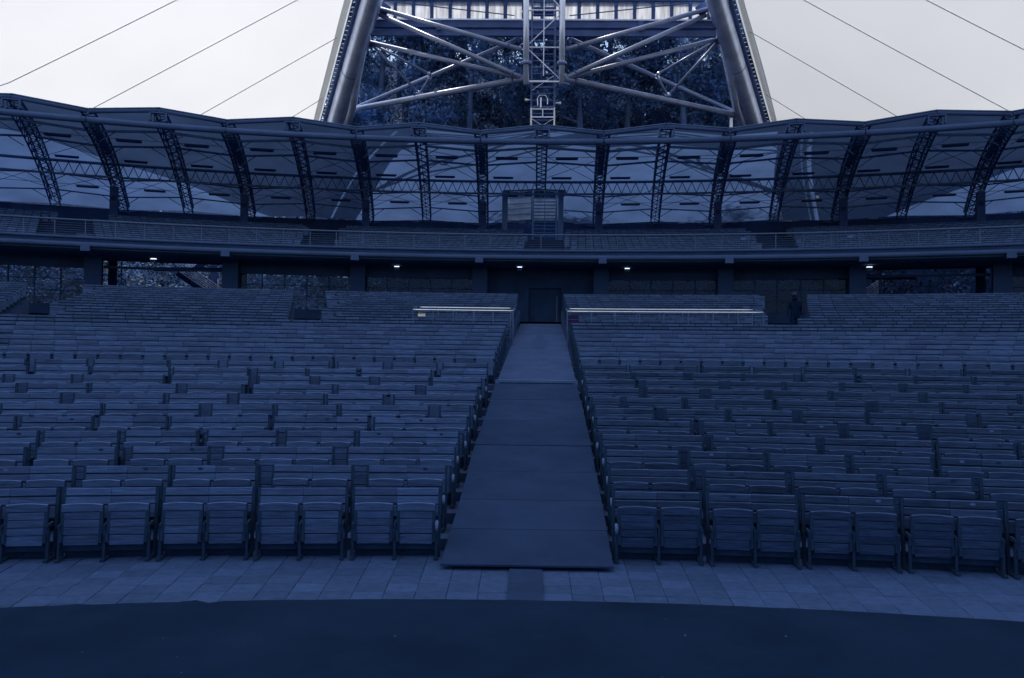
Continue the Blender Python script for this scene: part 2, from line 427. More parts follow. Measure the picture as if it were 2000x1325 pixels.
EDGE_HL_D = mat('dark_wood_edge_highlight', (.055, .095, .21), .45, .4, 6)
BOARD = mat('seat_board_wood', (.042, .077, .178), .55, .36, 1.6, (2.2, 9, 26), obj_rand=.18, bump=.3)
BOARD_D = mat('dark_seat_board_wood', (.023, .044, .108), .5, .42, 1.6, (2.2, 9, 26), obj_rand=.22, bump=.3)
SL = {}
for tone, m, sm, edge_hl in (('a', WOOD, BOARD, EDGE_HL), ('b', WOOD_DARK, BOARD_D, EDGE_HL_D)):
    SL[tone] = [slat_mesh(.40, .085, .022, .014, 0, 5, 'seat_slat', sm), slat_mesh(.47, .086, .032, .012, .016, 8, 'seat_slat', sm, edge_hl), slat_mesh(.40, .115, .022, .014, 0, 5, 'seat_slat', sm)]
    SL[tone+'bk'] = slat_mesh(SW-.005, .091, .022, 0, 0, 1, 'back_slat', m, None if tone == 'a' else edge_hl)
    SL[tone+'s'] = slat_mesh(.45, .47, .04, .012, .014, 5, 'seat', sm, edge_hl)   # far seats: whole folded board in one piece
def frame_mesh(k):
    mb = MB(); w = k*SW
    for i in range(k+1):
        x = -w/2 + i*SW + (.012 if i == 0 else -.012 if i == k else 0)
        end = i in (0, k)
        if end:
            e_ = 1 if i else -1
            mb.bar((x+e_*.028, -.02, .02), (x+e_*.028, .12, .872), .036, .065, (0, 1, 0)); mb.box((x+e_*.014, .11, .72), (.06, .02, .24))
        mb.bar((x, .0, .46), (x, -.19, .44), .03, .045)
        mb.bar((x, -.17, .02), (x, -.15, .45), .03, .05, (0, 1, 0))
        mb.box((x, -.04, .03), (.045, .42, .05))
    mb.box((0, .122, .765), (w-.05, .012, .06)); mb.box((0, .10, .66), (w-.05, .012, .06)); mb.box((0, -.10, .185), (w-.06, .05, .09)); mb.box((0, .05, .115), (w-.03, .03, .21))  # the two strips behind the slat gaps are added dark to stand for shade
    return mb.mesh('frame', IRON)
FR = {k: frame_mesh(k) for k in (1, 2, 3)}
capb = MB()
capb.tube([(0, -.03, -.06), (0, -.035, -.02), (0, -.03, .02), (0, .0, .04), (0, .05, .045)], [.014, .02, .022, .022, .016], 8); CAPM = capb.mesh('hinge_cap', CAP, True)
pb = MB(); pb.add([(.034*math.cos(t), 0, .018*math.sin(t)) for t in (2*math.pi*k/10 for k in range(10))] + [(.034*math.cos(t), .006, .018*math.sin(t)) for t in (2*math.pi*k/10 for k in range(10))],
                  [tuple(range(10))] + [(k, (k+1) % 10, 10+(k+1) % 10, 10+k) for k in range(10)])
NPM = [pb.mesh('number_plate', PLATE), pb.mesh('number_plate', PLATE_D)]
KIND = {1: 'single_seat', 2: 'double_seat', 3: 'triple_seat'}
WORD = {1: 'single', 2: 'double', 3: 'triple'}
def seat_unit(k, R, th_, z, tone, n, detail, aisle_side=0):
    root = empty(KIND[k], P(R, th_, z), -th_)
    link('frame', FR[k], root)
    zs = (.825, .718, .612)
    for q, zc in enumerate(zs if detail else zs[:2]):
        dy, dz = rnd.uniform(-.003, .003), rnd.uniform(-.004, .004)
        for i in range(k):
            link('back_slat', SL[tone+'bk'], root, (-k*SW/2+SW*(i+.5), .085-.19*(.825-zc)*.9+dy+rnd.uniform(-.002, .002), zc+dz+rnd.uniform(-.0025, .0025)), (R_(-10+rnd.uniform(-1.5, 1.5)), rnd.uniform(-.006, .006), rnd.uniform(-.004, .004)))
    for i in range(k):
        x = -k*SW/2+SW*(i+.5)
        tilt = R_(-6+rnd.uniform(-4, 4))
        if detail:
            s = link('seat', SEAT_IRON, root, (x, -.14, .475), (tilt, 0, 0))
            for q, zc in enumerate((.19, .095, .003, -.089, -.20)):
                link('seat_slat', SL[tone][1 if q == 0 else 2 if q == 4 else 0], s, (0, -.012, zc+rnd.uniform(-.003, .003)))
        else:
            link('seat', SL[tone+'s'], root, (x, -.14, .475), (tilt, 0, 0))
        if detail and rnd.random() < .6:
            link('number_plate', NPM[rnd.random() < .6], root, (x+rnd.uniform(-.05, .12), .072, .828), (R_(-10), 0, 0))
    if n < 11 and aisle_side:
        link('hinge_cap', CAPM, root, (aisle_side*(k*SW/2-.005), -.195, .445))
    return root

total = 0
far_iv = []                        # (row, angle a, angle b) still to be filled by the mass of far seats
for n in range(NR):
    R, z = R0+n, RISE*n
    if n == 11: continue                       # cross aisle in front of the fixed rows
    if n < 11:
        for side in (-1, 1):
            e = aisle_th(R, side, 1.14 if side < 0 else 1.10) + side*(0 if n == 0 else rnd.uniform(0, .08))/R
            pos = e; c = 0
            while True:
                k = 2 if (n in (0, 1) or rnd.random() < .68) else 3
                if n > 4 and rnd.random() < .06: k = 1
                w = k*SW; thc = pos + side*w/2/R
                p = P(R, thc, z); u = (p.x-CX)/p.y + math.tan(YAW)
                if abs(u) > .625 + .6/p.y:
                    while p.y > 2 and abs((p.x-CX)/p.y) < .98:         # the rows go on past the frame
                        thc = pos + side*SW/R; p = P(R, thc, z); far_iv.append((R, thc, z)); pos += side*(2*SW+.12)/R
                    break
                c += 1; total += 1
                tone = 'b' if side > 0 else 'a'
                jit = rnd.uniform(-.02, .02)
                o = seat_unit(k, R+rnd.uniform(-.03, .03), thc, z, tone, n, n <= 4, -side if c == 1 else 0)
                o.rotation_euler.z += jit
                rown = 'front row' if n == 0 else ORD[n+1]+' row'
                blk = 'left' if side < 0 else 'right'
                look = 'dark ' if side > 0 else 'weathered '
                tag(o, f'{look}slatted {WORD[k]} wooden seat, {ORD[c]} {blk} of the aisle in the {rown}', 'seat', 'wooden folding seats of the stand')
                pos += side*(w + (.115 if n == 0 else rnd.choice((.10, .13, .18, .24))))/R
    else:
        for a, b in intervals(n, 1.13):
            side = -1 if b <= .01 else 1
            near = b if side < 0 else a; far = a if side < 0 else b
            pos = near; c = 0
            while (pos-far)*side < -2*SW/R:
                thc = pos + side*SW/R
                p = P(R, thc, z); u = (p.x-CX)/p.y + math.tan(YAW)
                if n < 20 and total < 300 and abs(u) < .61:
                    c += 1; total += 1
                    o = seat_unit(2, R, thc, z, 'a', n, False)
                    tag(o, f'fixed double wooden seat, {ORD[c]} {"left" if side < 0 else "right"} of the aisle in the {ORD[n+1]} row', 'seat', 'wooden folding seats of the stand')
                else:
                    far_iv.append((R, thc, z))
                pos += side*(2*SW+.006)/R
# upper tier seats
UP = []
UPGAP = ((-.38, -.355), (-.187, -.164), (-.0005, .0278), (.19, .214))
for m_ in range(12):
    R = 80.0+.95*m_; z = 8.85+.25*m_
    t = -.50
    while t < .50:
        w = 2*SW/R
        if not any(t+w > lo and t < hi for lo, hi in UPGAP): UP.append((R, t+w/2, z))
        t += w+.006/R
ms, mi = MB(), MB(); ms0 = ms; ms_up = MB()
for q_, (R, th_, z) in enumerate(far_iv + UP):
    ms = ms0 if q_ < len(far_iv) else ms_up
    o = P(R, th_, z); ca, sa = math.cos(-th_), math.sin(-th_)
    def W(x, y, zz): return (o.x + x*ca - y*sa, o.y + x*sa + y*ca, o.z+zz)
    def bx(mb, cx_, cy, cz, dx, dy, dz, lean=0.0):
        vs = [W(cx_+a*dx/2, cy+b*dy/2+e*lean, cz+e*dz/2) for a in (-1, 1) for b in (-1, 1) for e in (-1, 1)]
        mb.add(vs, [(0,1,3,2),(4,6,7,5),(0,4,5,1),(2,3,7,6),(0,2,6,4),(1,5,7,3)])
    for x in (-SW/2, SW/2):
        gp = .03 if q_ < len(far_iv) else .06
        bx(ms, x, .085, .84, SW-gp, .022, .062, .006); bx(ms, x, .065, .735, SW-gp, .022, .07, .006)
        bx(ms, x, -.12, .455, .43 if q_ < len(far_iv) else .37, .035, .42, .02)
    for x in (-SW, 0.0):
        bx(mi, x, .08, .45, .03, .05, .86, .06); bx(mi, x, -.13, .28, .035, .12, .34)
    bx(mi, 0, .105, .788, 2*SW-.03, .01, .08); bx(mi, 0, .085, .655, 2*SW-.03, .01, .05)  # dark strips added behind the slat gaps in place of shade
    bx(mi, 0, -.08, .15, 2*SW-.05, .05, .12)
WOOD_UP = mat('brightened_balcony_wood', (.066, .118, .27), .55, .3, 1.4, (2.0, 2, 8), island=.25)  # same seat wood, colour lightened to offset the shade under the roof
fu = ms_up.build('balcony_seats', WOOD_UP); tag(fu, 'rows of small wooden seats on the balcony behind its railing', 'seats', 'wooden folding seats of the stand', 'stuff')
fs = ms0.build('far_seats', WOOD_ROW); tag(fs, 'rows of small wooden seats filling the rear of the lower stand', 'seats', 'wooden folding seats of the stand', 'stuff')
fi = mi.build('seat_irons', IRON, fs); tag(fi, kind='stuff')
print('individual seat units', total, 'mass pairs', len(far_iv), len(UP))

# ------------------------------------------------------------------ railings in the lower stand
def lower_rail(xa, xb, label):
    r = empty('guard_railing', ((xa+xb)/2, 31, 3.0))
    def yy(x): return 31.0 - x*x/110
    N = 9
    X = [xa+(xb-xa)*k/N for k in range(N+1)]
    base = 2.95
    for dy, dz, ins in ((0, 0, 0), (1.0, .145, .12)):
        X2 = [min(max(x, xa+ins), xb-ins) for x in X]
        part('top_rail', MB().tube([(x, yy(x)+dy, base+1.235+dz) for x in X2], .026, 8), CHROME, r, True)
        for q in (.30, .42, .58, .76, .94):
            part('bar', MB().tube([(x, yy(x)+dy, base+q+dz) for x in X2], .012, 6), RAIL, r)
        k = 5 if xb-xa < 5 else 8
        for i in range(k+1):
            x = X2[0]+(X2[-1]-X2[0])*i/k
            part('post', MB().tube([(x, yy(x)+dy, base-.1+dz), (x, yy(x)+dy, base+1.23+dz)], .02, 6), RAIL, r)
    for x in (xa, xb):
        part('end_rail', MB().tube([(x, yy(x), base+1.235), (x, yy(x)+1.0, base+1.38)], .022, 6), RAIL, r)
    tag(r, label, 'railing', 'guard railings in the middle of the stand')
lower_rail(-4.18, -.56, 'grey guard railing with shiny top bars left of the aisle')
lower_rail(1.40, 8.28, 'longer grey guard railing with shiny top bars right of the aisle')
s = empty('notice_plate', (-3.86, 30.8, 3.95)); part('plate', MB().box((-3.86, 30.80, 4.005), (.27, .012, .12)), SIGN, s)
part('plate_top', MB().box((-3.86, 30.795, 4.045), (.26, .004, .02)), IRON, s)
tag(s, 'small cream notice plate on the guard railing left of the aisle', 'sign')
s = empty('red_board', (1.62, 30.9, 3.7)); part('board', MB().box((1.62, 30.93, 3.86), (.37, .015, .38)), REDS, s)
for q in (3.76, 3.89): part('band', MB().box((1.62, 30.92, q), (.37, .006, .012)), RAIL, s)
tag(s, 'dark red board on the guard railing right of the aisle', 'board')
hp = MB()
for x in (aisle_x(34)-1.06, aisle_x(34)+1.06):
    h_ = empty('aisle_post', (x, 33.4, 3.1)); part('post', MB().tube([(x, 33.4, 3.1), (x, 33.4, 4.35)], .022, 8), RAIL, h_)
    part('knob', MB().disc((x, 33.4, 4.36), (0, 0, 1), .04, .03), RAIL, h_)
    tag(h_, f'thin grey post at the {"left" if x < 0 else "right"} edge of the upper aisle', 'post')
# curved arm left at the ramp top
s = empty('seat_arm', (-1.35, 21.6, 1.7)); part('hoop', MB().tube([(-1.42+.09*math.sin(t), 21.45, 2.22+.16*math.cos(t)) for t in [math.pi*k/8 for k in range(9)]], .012, 6), IRON, s)
part('stem', MB().tube([(-1.42, 21.45, 1.6), (-1.42, 21.45, 2.1)], .014, 6), IRON, s)
tag(s, 'bent dark iron hoop beside the ramp top', 'hoop')

# ------------------------------------------------------------------ upper tier (balcony)
RB = 78.1
SOFFIT = mat('balcony_soffit_lifted', (.065, .145, .30), .85, .2, .6)  # colour lightened to lift the deep shade under the balcony
bal = empty('balcony', P(RB, TH0, 4.4))
TH = [-.52+1.04*k/64+TH0 for k in range(65)]
def arcpts(R, z): return [P(R, t, z) for t in TH]
def ring(section):
    mb = MB(); sec = section+[section[0]]
    mb.grid([arcpts(R, z) for R, z in sec]); return mb
part('deck', ring([(78.3, 8.62), (78.3, 9.1), (79.5, 9.1), (79.5, 8.75), (98, 12.0), (98, 11.2), (84, 8.5), (79, 8.5)]), SOFFIT, bal)
st2 = MB()
for m_ in range(12):
    R = 80.0+.95*m_
    st2.grid([arcpts(R-.5, 8.6+.25*m_), arcpts(R-.5, 8.85+.25*m_), arcpts(R+.45, 8.85+.25*m_)])
part('seat_step', st2, DARKC, bal)
part('curb_tube', MB().tube(arcpts(RB, 9.27), .085, 8), FASCIA, bal, True)
part('web', ring([(78.12, 8.9), (78.12, 9.22), (78.2, 9.22), (78.2, 8.9)]), DARKC, bal)
part('fascia', MB().tube(arcpts(RB, 8.84), .155, 10), FASCIA, bal, True)
part('rear_parapet', ring([(98.0, 11.0), (98.0, 14.05), (98.3, 14.05), (98.3, 11.0)]), DARKW, bal)
for i in range(-5, 5):
    t = TH0+(i+.5)*DTH
    b = MB(); c = P(77.95, t, 8.62); b.box(c, (.50, .35, .34), -t); part('bracket', b, FASCIA, bal)
tag(bal, 'curved upper tier with a pale tubular front edge above the dark hall', 'balcony')
rl = empty('balcony_railing', P(RB, TH0, 9.3))
part('top_rail', MB().tube(arcpts(RB, 10.29), .05, 8), RAIL, rl, True)
for q in range(6):
    part('bar', MB().tube(arcpts(RB, 9.42+.135*q), .010, 5), RAIL, rl)
for i in range(-26, 27):
    t = TH0+i*1.62/RB
    part('post', MB().box(P(RB, t, 9.78), (.045, .03, .98), -t), RAIL, rl)
tag(rl, 'long curved balcony railing with thin horizontal bars', 'railing')
for t, w in ((.1711, .32), (.2509, .30)):
    s = empty('rail_notice', P(RB-.08, t, 10.02)); part('plate', MB().box(P(RB-.08, t, 10.0), (w, .012, .13), -t), mat('pale_blue_plate', (.09, .15, .36), .5), s)
    tag(s, f'pale blue notice plate on the balcony railing, {"left" if t < .2 else "right"} one of the two', 'sign')

# ------------------------------------------------------------------ hall under the balcony: columns, glazing, door
CN = {-5: 'far left', -4: 'far left', }
cols = [(i+.5)*DTH+TH0 for i in range(-5, 5)]
for q, t in enumerate(cols):
    c = empty('column', P(91, t, 4.3))
    part('shaft', MB().box(P(91, t, 9.45), (.56, .5, 10.3), -t), COLUMN, c)
    part('head_plate', MB().box(P(91, t, 14.64), (.40, .4, .10), -t), TRUSS, c)
    part('stub', MB().box(P(91, t, 14.88), (.22, .22, .40), -t), TRUSS, c)
    part('junction_box', MB().box(P(90.72, t, 13.78), (.30, .06, .30), -t), PLATE_D, c)
    tag(c, f'square grey column carrying the stand roof, {ORD[q+1]} from the left', 'column', 'columns of the stand roof')
for q, t in enumerate([(i+.5)*DTH+TH0 for i in range(-5, 5)]):
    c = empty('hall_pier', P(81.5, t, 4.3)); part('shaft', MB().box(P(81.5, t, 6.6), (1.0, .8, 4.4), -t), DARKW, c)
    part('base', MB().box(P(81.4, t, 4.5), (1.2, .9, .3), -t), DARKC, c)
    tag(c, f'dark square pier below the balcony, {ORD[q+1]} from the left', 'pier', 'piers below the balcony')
BAY = ['far left', 'second', 'third', 'fourth', 'fifth', 'sixth', 'seventh', 'eighth', 'ninth']
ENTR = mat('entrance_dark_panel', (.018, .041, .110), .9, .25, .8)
for bi, i in enumerate(range(-5, 4)):
    ta, tb = TH0+(i+.5)*DTH, TH0+(i+1.5)*DTH
    R = 82.2; tm = (ta+tb)/2
    wa, wb = ta+.5/R, tb-.5/R
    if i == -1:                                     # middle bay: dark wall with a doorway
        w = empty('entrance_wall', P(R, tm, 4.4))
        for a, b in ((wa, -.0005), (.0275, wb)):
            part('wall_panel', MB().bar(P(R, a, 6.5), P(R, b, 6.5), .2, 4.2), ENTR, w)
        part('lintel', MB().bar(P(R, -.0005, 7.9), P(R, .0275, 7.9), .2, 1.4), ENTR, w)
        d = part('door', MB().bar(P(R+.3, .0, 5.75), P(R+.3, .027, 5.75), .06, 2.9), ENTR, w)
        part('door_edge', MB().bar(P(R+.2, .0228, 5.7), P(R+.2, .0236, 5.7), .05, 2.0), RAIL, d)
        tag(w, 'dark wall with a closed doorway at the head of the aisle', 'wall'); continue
    open_bay = i in (-4, 2)
    w = empty('glazed_wall', P(R, tm, 4.4))
    nx = 5
    if open_bay:
        part('header', MB().bar(P(R, wa, 7.92), P(R, wb, 7.92), .16, .16), DARKW, w)
        part('sill', MB().bar(P(R, wa, 5.3), P(R, wb, 5.3), .2, 1.8), DARKW, w)
        part('edge_pane_frame', MB().bar(P(R, wa+.012, 7.2), P(R, wa+.013, 7.2), .1, 2.2), DARKW, w)
        tag(w, f'open hall bay showing outdoor stairs, {"left" if i < 0 else "right"} side', 'wall', 'bays of the hall under the balcony'); continue
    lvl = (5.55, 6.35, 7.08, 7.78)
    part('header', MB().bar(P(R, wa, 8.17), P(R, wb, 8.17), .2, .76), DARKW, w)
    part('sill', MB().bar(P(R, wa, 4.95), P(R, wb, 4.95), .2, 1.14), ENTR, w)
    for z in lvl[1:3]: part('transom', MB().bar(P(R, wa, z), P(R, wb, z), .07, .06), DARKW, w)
    for k in range(nx+1):
        t = wa+(wb-wa)*k/nx
        part('mullion', MB().bar(P(R-.01, t, 5.52), P(R-.01, t, 7.80), .08, .08, (0, 1, 0)), DARKW, w)
    for k in range(nx):
        for a, b in zip(lvl, lvl[1:]):
            t1, t2 = wa+(wb-wa)*(k+.04)/nx, wa+(wb-wa)*(k+.96)/nx
            part('pane', MB().quad(P(R+.02, t1, a+.04), P(R+.02, t2, a+.04), P(R+.02, t2, b-.04), P(R+.02, t1, b-.04)), GLASS, w)
    tag(w, f'dim glazed wall in the {BAY[bi]} bay of the hall counted from the left', 'wall', 'bays of the hall under the balcony')
for (x, y, z, nm) in ((-.65, 57, 8.36, 'left of the middle entrance'), (6.49, 57, 8.33, 'right of the middle entrance'), (-8.86, 57, 8.32, 'in the third hall bay left of the entrance'), (21.28, 54, 8.26, 'beside the right outdoor stairs'), (-23.93, 54, 8.36, 'above the left outdoor stairs')):
    l = empty('hall_lamp', (x, y, z)); part('housing', MB().box((x, y, z-.03), (.34, .2, .2)), RAIL, l)
    part('lamp_strip', MB().box((x, y, z+.09), (.30, .21, .045)), LIT, l)
    part('hanger', MB().tube([(x, y, z+.1), (x, y, z+.6)], .015, 6), TRUSS, l)
    tag(l, f'small lit box lamp under the balcony, {nm}', 'lamp', 'lamps under the balcony')

# outdoor stairs seen through the open bays -------------------------
def stairs(cx_, Y, z0, s, label):
    e = empty('outdoor_stairs', (cx_, Y, z0))
    def flight(xa, za, xb, zb, dy):
        part('stringer', MB().bar((xa, Y+dy, za), (xb, Y+dy, zb), .14, .42), DARKW, e)
        k = 10
        for i in range(k):
            x = xa+(xb-xa)*(i+.5)/k; z = za+(zb-za)*(i+.5)/k
            part('tread', MB().box((x, Y+dy+.75, z+.16), (abs(xb-xa)/k*1.1, 1.3, .05)), CONC, e)
        for q in range(6):
            part('rail', MB().tube([(xa, Y+dy-.05, za+.35+.19*q), (xb, Y+dy-.05, zb+.35+.19*q)], .03, 6), STEEL if q < 5 else WHITE, e)
        for i in range(4):
            x = xa+(xb-xa)*i/3; z = za+(zb-za)*i/3
            part('baluster', MB().tube([(x, Y+dy-.05, z+.1), (x, Y+dy-.05, z+1.3)], .025, 6), STEEL, e)
    flight(cx_-s*3.0, z0+3.0, cx_+s*1.0, z0+.4, 0)
    flight(cx_+s*.2, z0+.4, cx_+s*2.6, z0+1.9, 1.8)
    flight(cx_-s*3.0, z0+3.0, cx_-s*.6, z0+4.6, 1.8)
    part('landing', MB().box((cx_+s*3.6, Y+1.2, z0+.35), (3.4, 2.4, .15)), CONC, e)
    for q in range(6):
        part('rail', MB().tube([(cx_+s*2.2, Y+.1, z0+.6+.22*q), (cx_+s*5.0, Y+.1, z0+.6+.22*q)], .035, 6), WHITE if q % 5 == 0 else STEEL, e)
    part('post', MB().box((cx_-s*.4, Y+1.6, z0+1.5), (.55, .2, 6)), STEEL_D, e)
    part('support_beam', MB().box((cx_, Y-.4, z0+3.3), (9.5, .25, .35)), DARKW, e)
    tag(e, label, 'stairs', 'outdoor stairs behind the hall')
stairs(-27.3, 73.0, 6.3, 1, 'outdoor zigzag stairs with pale railings seen through the left open bay')
stairs(26.8, 71.0, 6.0, 1, 'outdoor zigzag stairs with dark stringers seen through the right open bay')

# person in the right entrance -------------------------------------
def person(x, y, z, h):
    j = {'pelvis': (0, 0, .95), 'belly': (0, .0, 1.12), 'chest': (0, .01, 1.36), 'neck': (-.01, 0, 1.52), 'head0': (-.02, -.02, 1.60), 'head': (-.03, -.03, 1.74),
         'shl': (-.19, 0, 1.44), 'ell': (-.27, .0, 1.18), 'hal': (-.31, -.12, .96), 'shr': (.19, .01, 1.44), 'elr': (.25, .06, 1.17), 'har': (.26, -.02, .93),
         'hil': (-.09, 0, .90), 'knl': (-.16, -.12, .52), 'anl': (-.16, .04, .09), 'tol': (-.17, -.13, .04), 'hir': (.09, 0, .90), 'knr': (.12, .03, .50), 'anr': (.15, .12, .09), 'tor': (.15, -.04, .04)}
    E_ = [('pelvis','belly'),('belly','chest'),('chest','neck'),('neck','head0'),('head0','head'),('chest','shl'),('shl','ell'),('ell','hal'),('chest','shr'),('shr','elr'),('elr','har'),
          ('pelvis','hil'),('hil','knl'),('knl','anl'),('anl','tol'),('pelvis','hir'),('hir','knr'),('knr','anr'),('anr','tor')]
    rad = {'pelvis': .17, 'belly': .155, 'chest': .17, 'neck': .06, 'head0': .085, 'head': .10, 'shl': .085, 'shr': .085, 'ell': .055, 'elr': .055, 'hal': .04, 'har': .04,
           'hil': .11, 'hir': .11, 'knl': .075, 'knr': .075, 'anl': .05, 'anr': .05, 'tol': .045, 'tor': .045}
    names = list(j); me = bpy.data.meshes.new('body'); k = h/1.84
    me.from_pydata([Vector(j[q])*k for q in names], [(names.index(a), names.index(b)) for a, b in E_], [])
    root = empty('person', (x, y, z)); o = link('body', me, root); me.materials.append(CLOTH)
    md = o.modifiers.new('skin', 'SKIN'); lay = me.skin_vertices[0] if me.skin_vertices else None
    if lay is None:
        bpy.context.view_layer.objects.active = o; o.select_set(True)
        lay = me.skin_vertices[0] if me.skin_vertices else None
    if lay:
        for q, nme in enumerate(names): lay.data[q].radius = (rad[nme]*k, rad[nme]*k); lay.data[q].use_root = nme == 'pelvis'
    sb = o.modifiers.new('smooth', 'SUBSURF'); sb.levels = 1; sb.render_levels = 2
    hd = MB()
    hd.grid([[(.105*k*math.sin(a)*math.cos(b) - .03*k, .115*k*math.sin(a)*math.sin(b) - .03*k, (1.745+.125*math.cos(a))*k) for b in [2*math.pi*q/10 for q in range(11)]] for a in [math.pi*.02+math.pi*.5*q/5 for q in range(6)]])
    link('hair', hd.mesh('hair', DARKW, True), root)
    tag(root, 'person in dark clothes walking in the entrance on the right', 'person'); return root
person(10.45, 33.85, 3.32, 1.85)

# ------------------------------------------------------------------ roof of the stand
def roof_z(R):
    pts = [(77.8, 16.80), (81, 16.9), (84, 16.82), (87, 16.62), (90, 16.25), (93, 15.6), (96, 14.85), (98.6, 14.15)]
    for (a, za), (b, zb) in zip(pts, pts[1:]):
        if R <= b: return za+(zb-za)*(R-a)/(b-a)
    return pts[-1][1]
def ridge(t):                                       # 1 on the secondary trusses, 0 on the main ones
    u = ((t-TH0)/DTH) % 1.0
    return 1-2*abs(u) if u <= .5 else 2*u-1
def skin(R, t, up=0.0): return P(R, t, roof_z(R)+.42*ridge(t)*(1-(R-77.8)/40)+up)
roof = empty('stand_roof', P(91, TH0, 14.9))
RS = [77.8+20.8*k/14 for k in range(15)]
for i in range(-10, 10):
    ta, tb = TH0+i*DTH/2, TH0+(i+1)*DTH/2
    cut = i in (-1, 0)
    mb = MB(); T = [ta+(tb-ta)*k/8 for k in range(9)]
    for a in range(14):
        for b in range(8):
            tm = (T[b]+T[b+1])/2
            if cut and RS[a] > 91.5 and -.0215 < tm < .0262: continue
            mb.add([skin(RS[a], T[b]), skin(RS[a], T[b+1]), skin(RS[a+1], T[b+1]), skin(RS[a+1], T[b])], [(0, 1, 2, 3)])
    part('roof_panel', mb, ROOFSKIN, roof)
    # eaves tube and its dark capping
    part('eaves_tube', MB().tube([skin(77.75, ta+.0006, -.12), skin(77.75, tb-.0006, -.12)], .13, 8), BEAMT, roof, True)
    part('eaves_capping', MB().bar(skin(77.75, ta, .03), skin(77.75, tb, .03), .24, .05), TRUSS, roof)
# trusses
def truss(t, main, Rend=97.6):
    tr = part('main_truss' if main else 'ridge_truss', MB().bar(skin(77.9, t, -.35), skin(Rend+.2, t, -.35), .05, .05), TRUSS, roof)
    w = .36 if main else .34
    def q(R, s, lo): 
        p = skin(R, t + s*w/R, 0); p.z = roof_z(R)+.42*ridge(t)*(1-(R-77.8)/40) - (.14 if not lo else (.95 - .25*abs(R-88)/10)); return p
    RR = [78+(Rend-78)*k/9 for k in range(10)]; SP = Rend-78
    for s in (-1, 1):
        for lo in (0, 1):
            part('chord', MB().tube([q(R, s, lo) for R in RR], .075 if main else .06, 6), TRUSS, tr)
    lc = MB(); k = 26
    for i in range(k):
        ra, rb = 78+SP*i/k, 78+SP*(i+1)/k; s = 1 if i % 2 else -1
        lc.bar(q(ra, s, 1), q(rb, -s, 1), .05); lc.bar(q(ra, -s, 0), q(rb, s, 0), .045)
        for e in (-1, 1): lc.bar(q(ra, e, i % 2), q(rb, e, 1-i % 2), .045)
        if main: lc.bar(q(ra, -s, 1), q(rb, s, 1), .05)
    o = part('lacing', lc, TRUSS, tr); o['kind'] = 'stuff'
    if main:
        part('gusset', MB().add([q(97.4, -1.0, 1), q(97.4, 1.0, 1), P(97.4, t+1.1/97, 13.9), P(97.4, t-1.1/97, 13.9)], [(0, 1, 2, 3)]), TRUSS, tr)
        pl = MB(); pl.bar(P(79, t, skin(79, t).z-.12), P(88.5, t, skin(88.5, t).z-.12), .46, .03); part('cover_plate', pl, TRUSS, tr)
    else:
        fr = MB(); R = 77.45; z = 16.62
        for s in (-1, 1): fr.box(P(R, t+s*.44/R, z), (.09, .3, .50), -t)
        fr.box(P(R, t, z+.23), (.79, .3, .07), -t)
        part('hatch_frame', fr, BEAMT, tr)
for i in range(-5, 5): truss(TH0+(i+.5)*DTH, True)
for i in range(-4, 6): truss(TH0+i*DTH, False, 90.2 if i == 0 else 97.6) if i < 5 else None
# front beam
for i in range(-5, 4):
    ta, tb = TH0+(i+.5)*DTH, TH0+(i+1.5)*DTH
    part('front_beam', MB().tube([P(77.3, ta+.0004+(tb-ta-.0008)*k/6, 16.06) for k in range(7)], .19, 10), BEAMT, roof, True)
# ring girder
gr = part('ring_girder', MB().tube([P(90, t, 16.08) for t in TH], .11, 6), TRUSS, roof)
part('lower_chord', MB().tube([P(90, t, 15.15) for t in TH], .085, 6), TRUSS, gr)
sp = .71/90; T0 = -.40+TH0; k = int(.80/sp)
dm = MB()
for i in range(k):
    a = T0+i*sp
    for u, v in ((a, a+sp/2), (a+sp, a+sp/2)):
        part('diagonal', MB().bar(P(90, u, 16.0), P(90, v, 15.2), .055), TRUSS, gr)
# purlins, knee braces, tie rods
for i in range(-9, 9):
    ta, tb = TH0+i*DTH/2, TH0+(i+1)*DTH/2
    for R, dz, r in ((80.3, -.75, .09), (84.2, -.75, .075), (91.8, -.62, .06), (95.0, -.55, .06)):
        if R > 90 and i in (-1, 0):
            lo, hi = (ta+.004, -.0235) if i == -1 else (.0285, tb-.004)
        else: lo, hi = ta+.004, tb-.004
        def zz(t): return roof_z(R)+dz+.30*ridge(t)
        part('purlin', MB().tube([P(R, lo, zz(lo)), P(R, hi, zz(hi))], r, 6), TRUSS, roof)
        for t, s in ((lo, 1), (hi, -1)):
            if abs(t-lo) < 1e-9 and lo != ta+.004 or abs(t-hi) < 1e-9 and hi != tb-.004: continue
            part('knee_brace', MB().bar(P(R, t+s*.9/R, zz(t+s*.9/R)-.04), P(R+.1, t, zz(t)-.62), .05), TRUSS, roof)
    for Ra, Rb in ((84.5, 89.5), (91.8, 95.0)):
        if i in (-1, 0) and Ra > 90: continue
        if i % 2 == 0 or Ra > 90:
            part('tie_rod', MB().bar(skin(Ra, ta+.004, -.3), skin(Rb, tb-.004, -.3), .03), TRUSS, roof)
            part('tie_rod', MB().bar(skin(Ra, tb-.004, -.3), skin(Rb, ta+.004, -.3), .03), TRUSS, roof)
    for R, dz in ((82.8, -.55), (93.4, -.5)):
        if R > 90 and i in (-1, 0): continue
        part('conduit', MB().bar(P(R, ta+.004, roof_z(R)+dz+.05), P(R, tb-.004, roof_z(R)+dz+.05), .03), TRUSS, roof)
tag(roof, 'long curved stand roof of translucent blue panels on lattice trusses', 'roof')
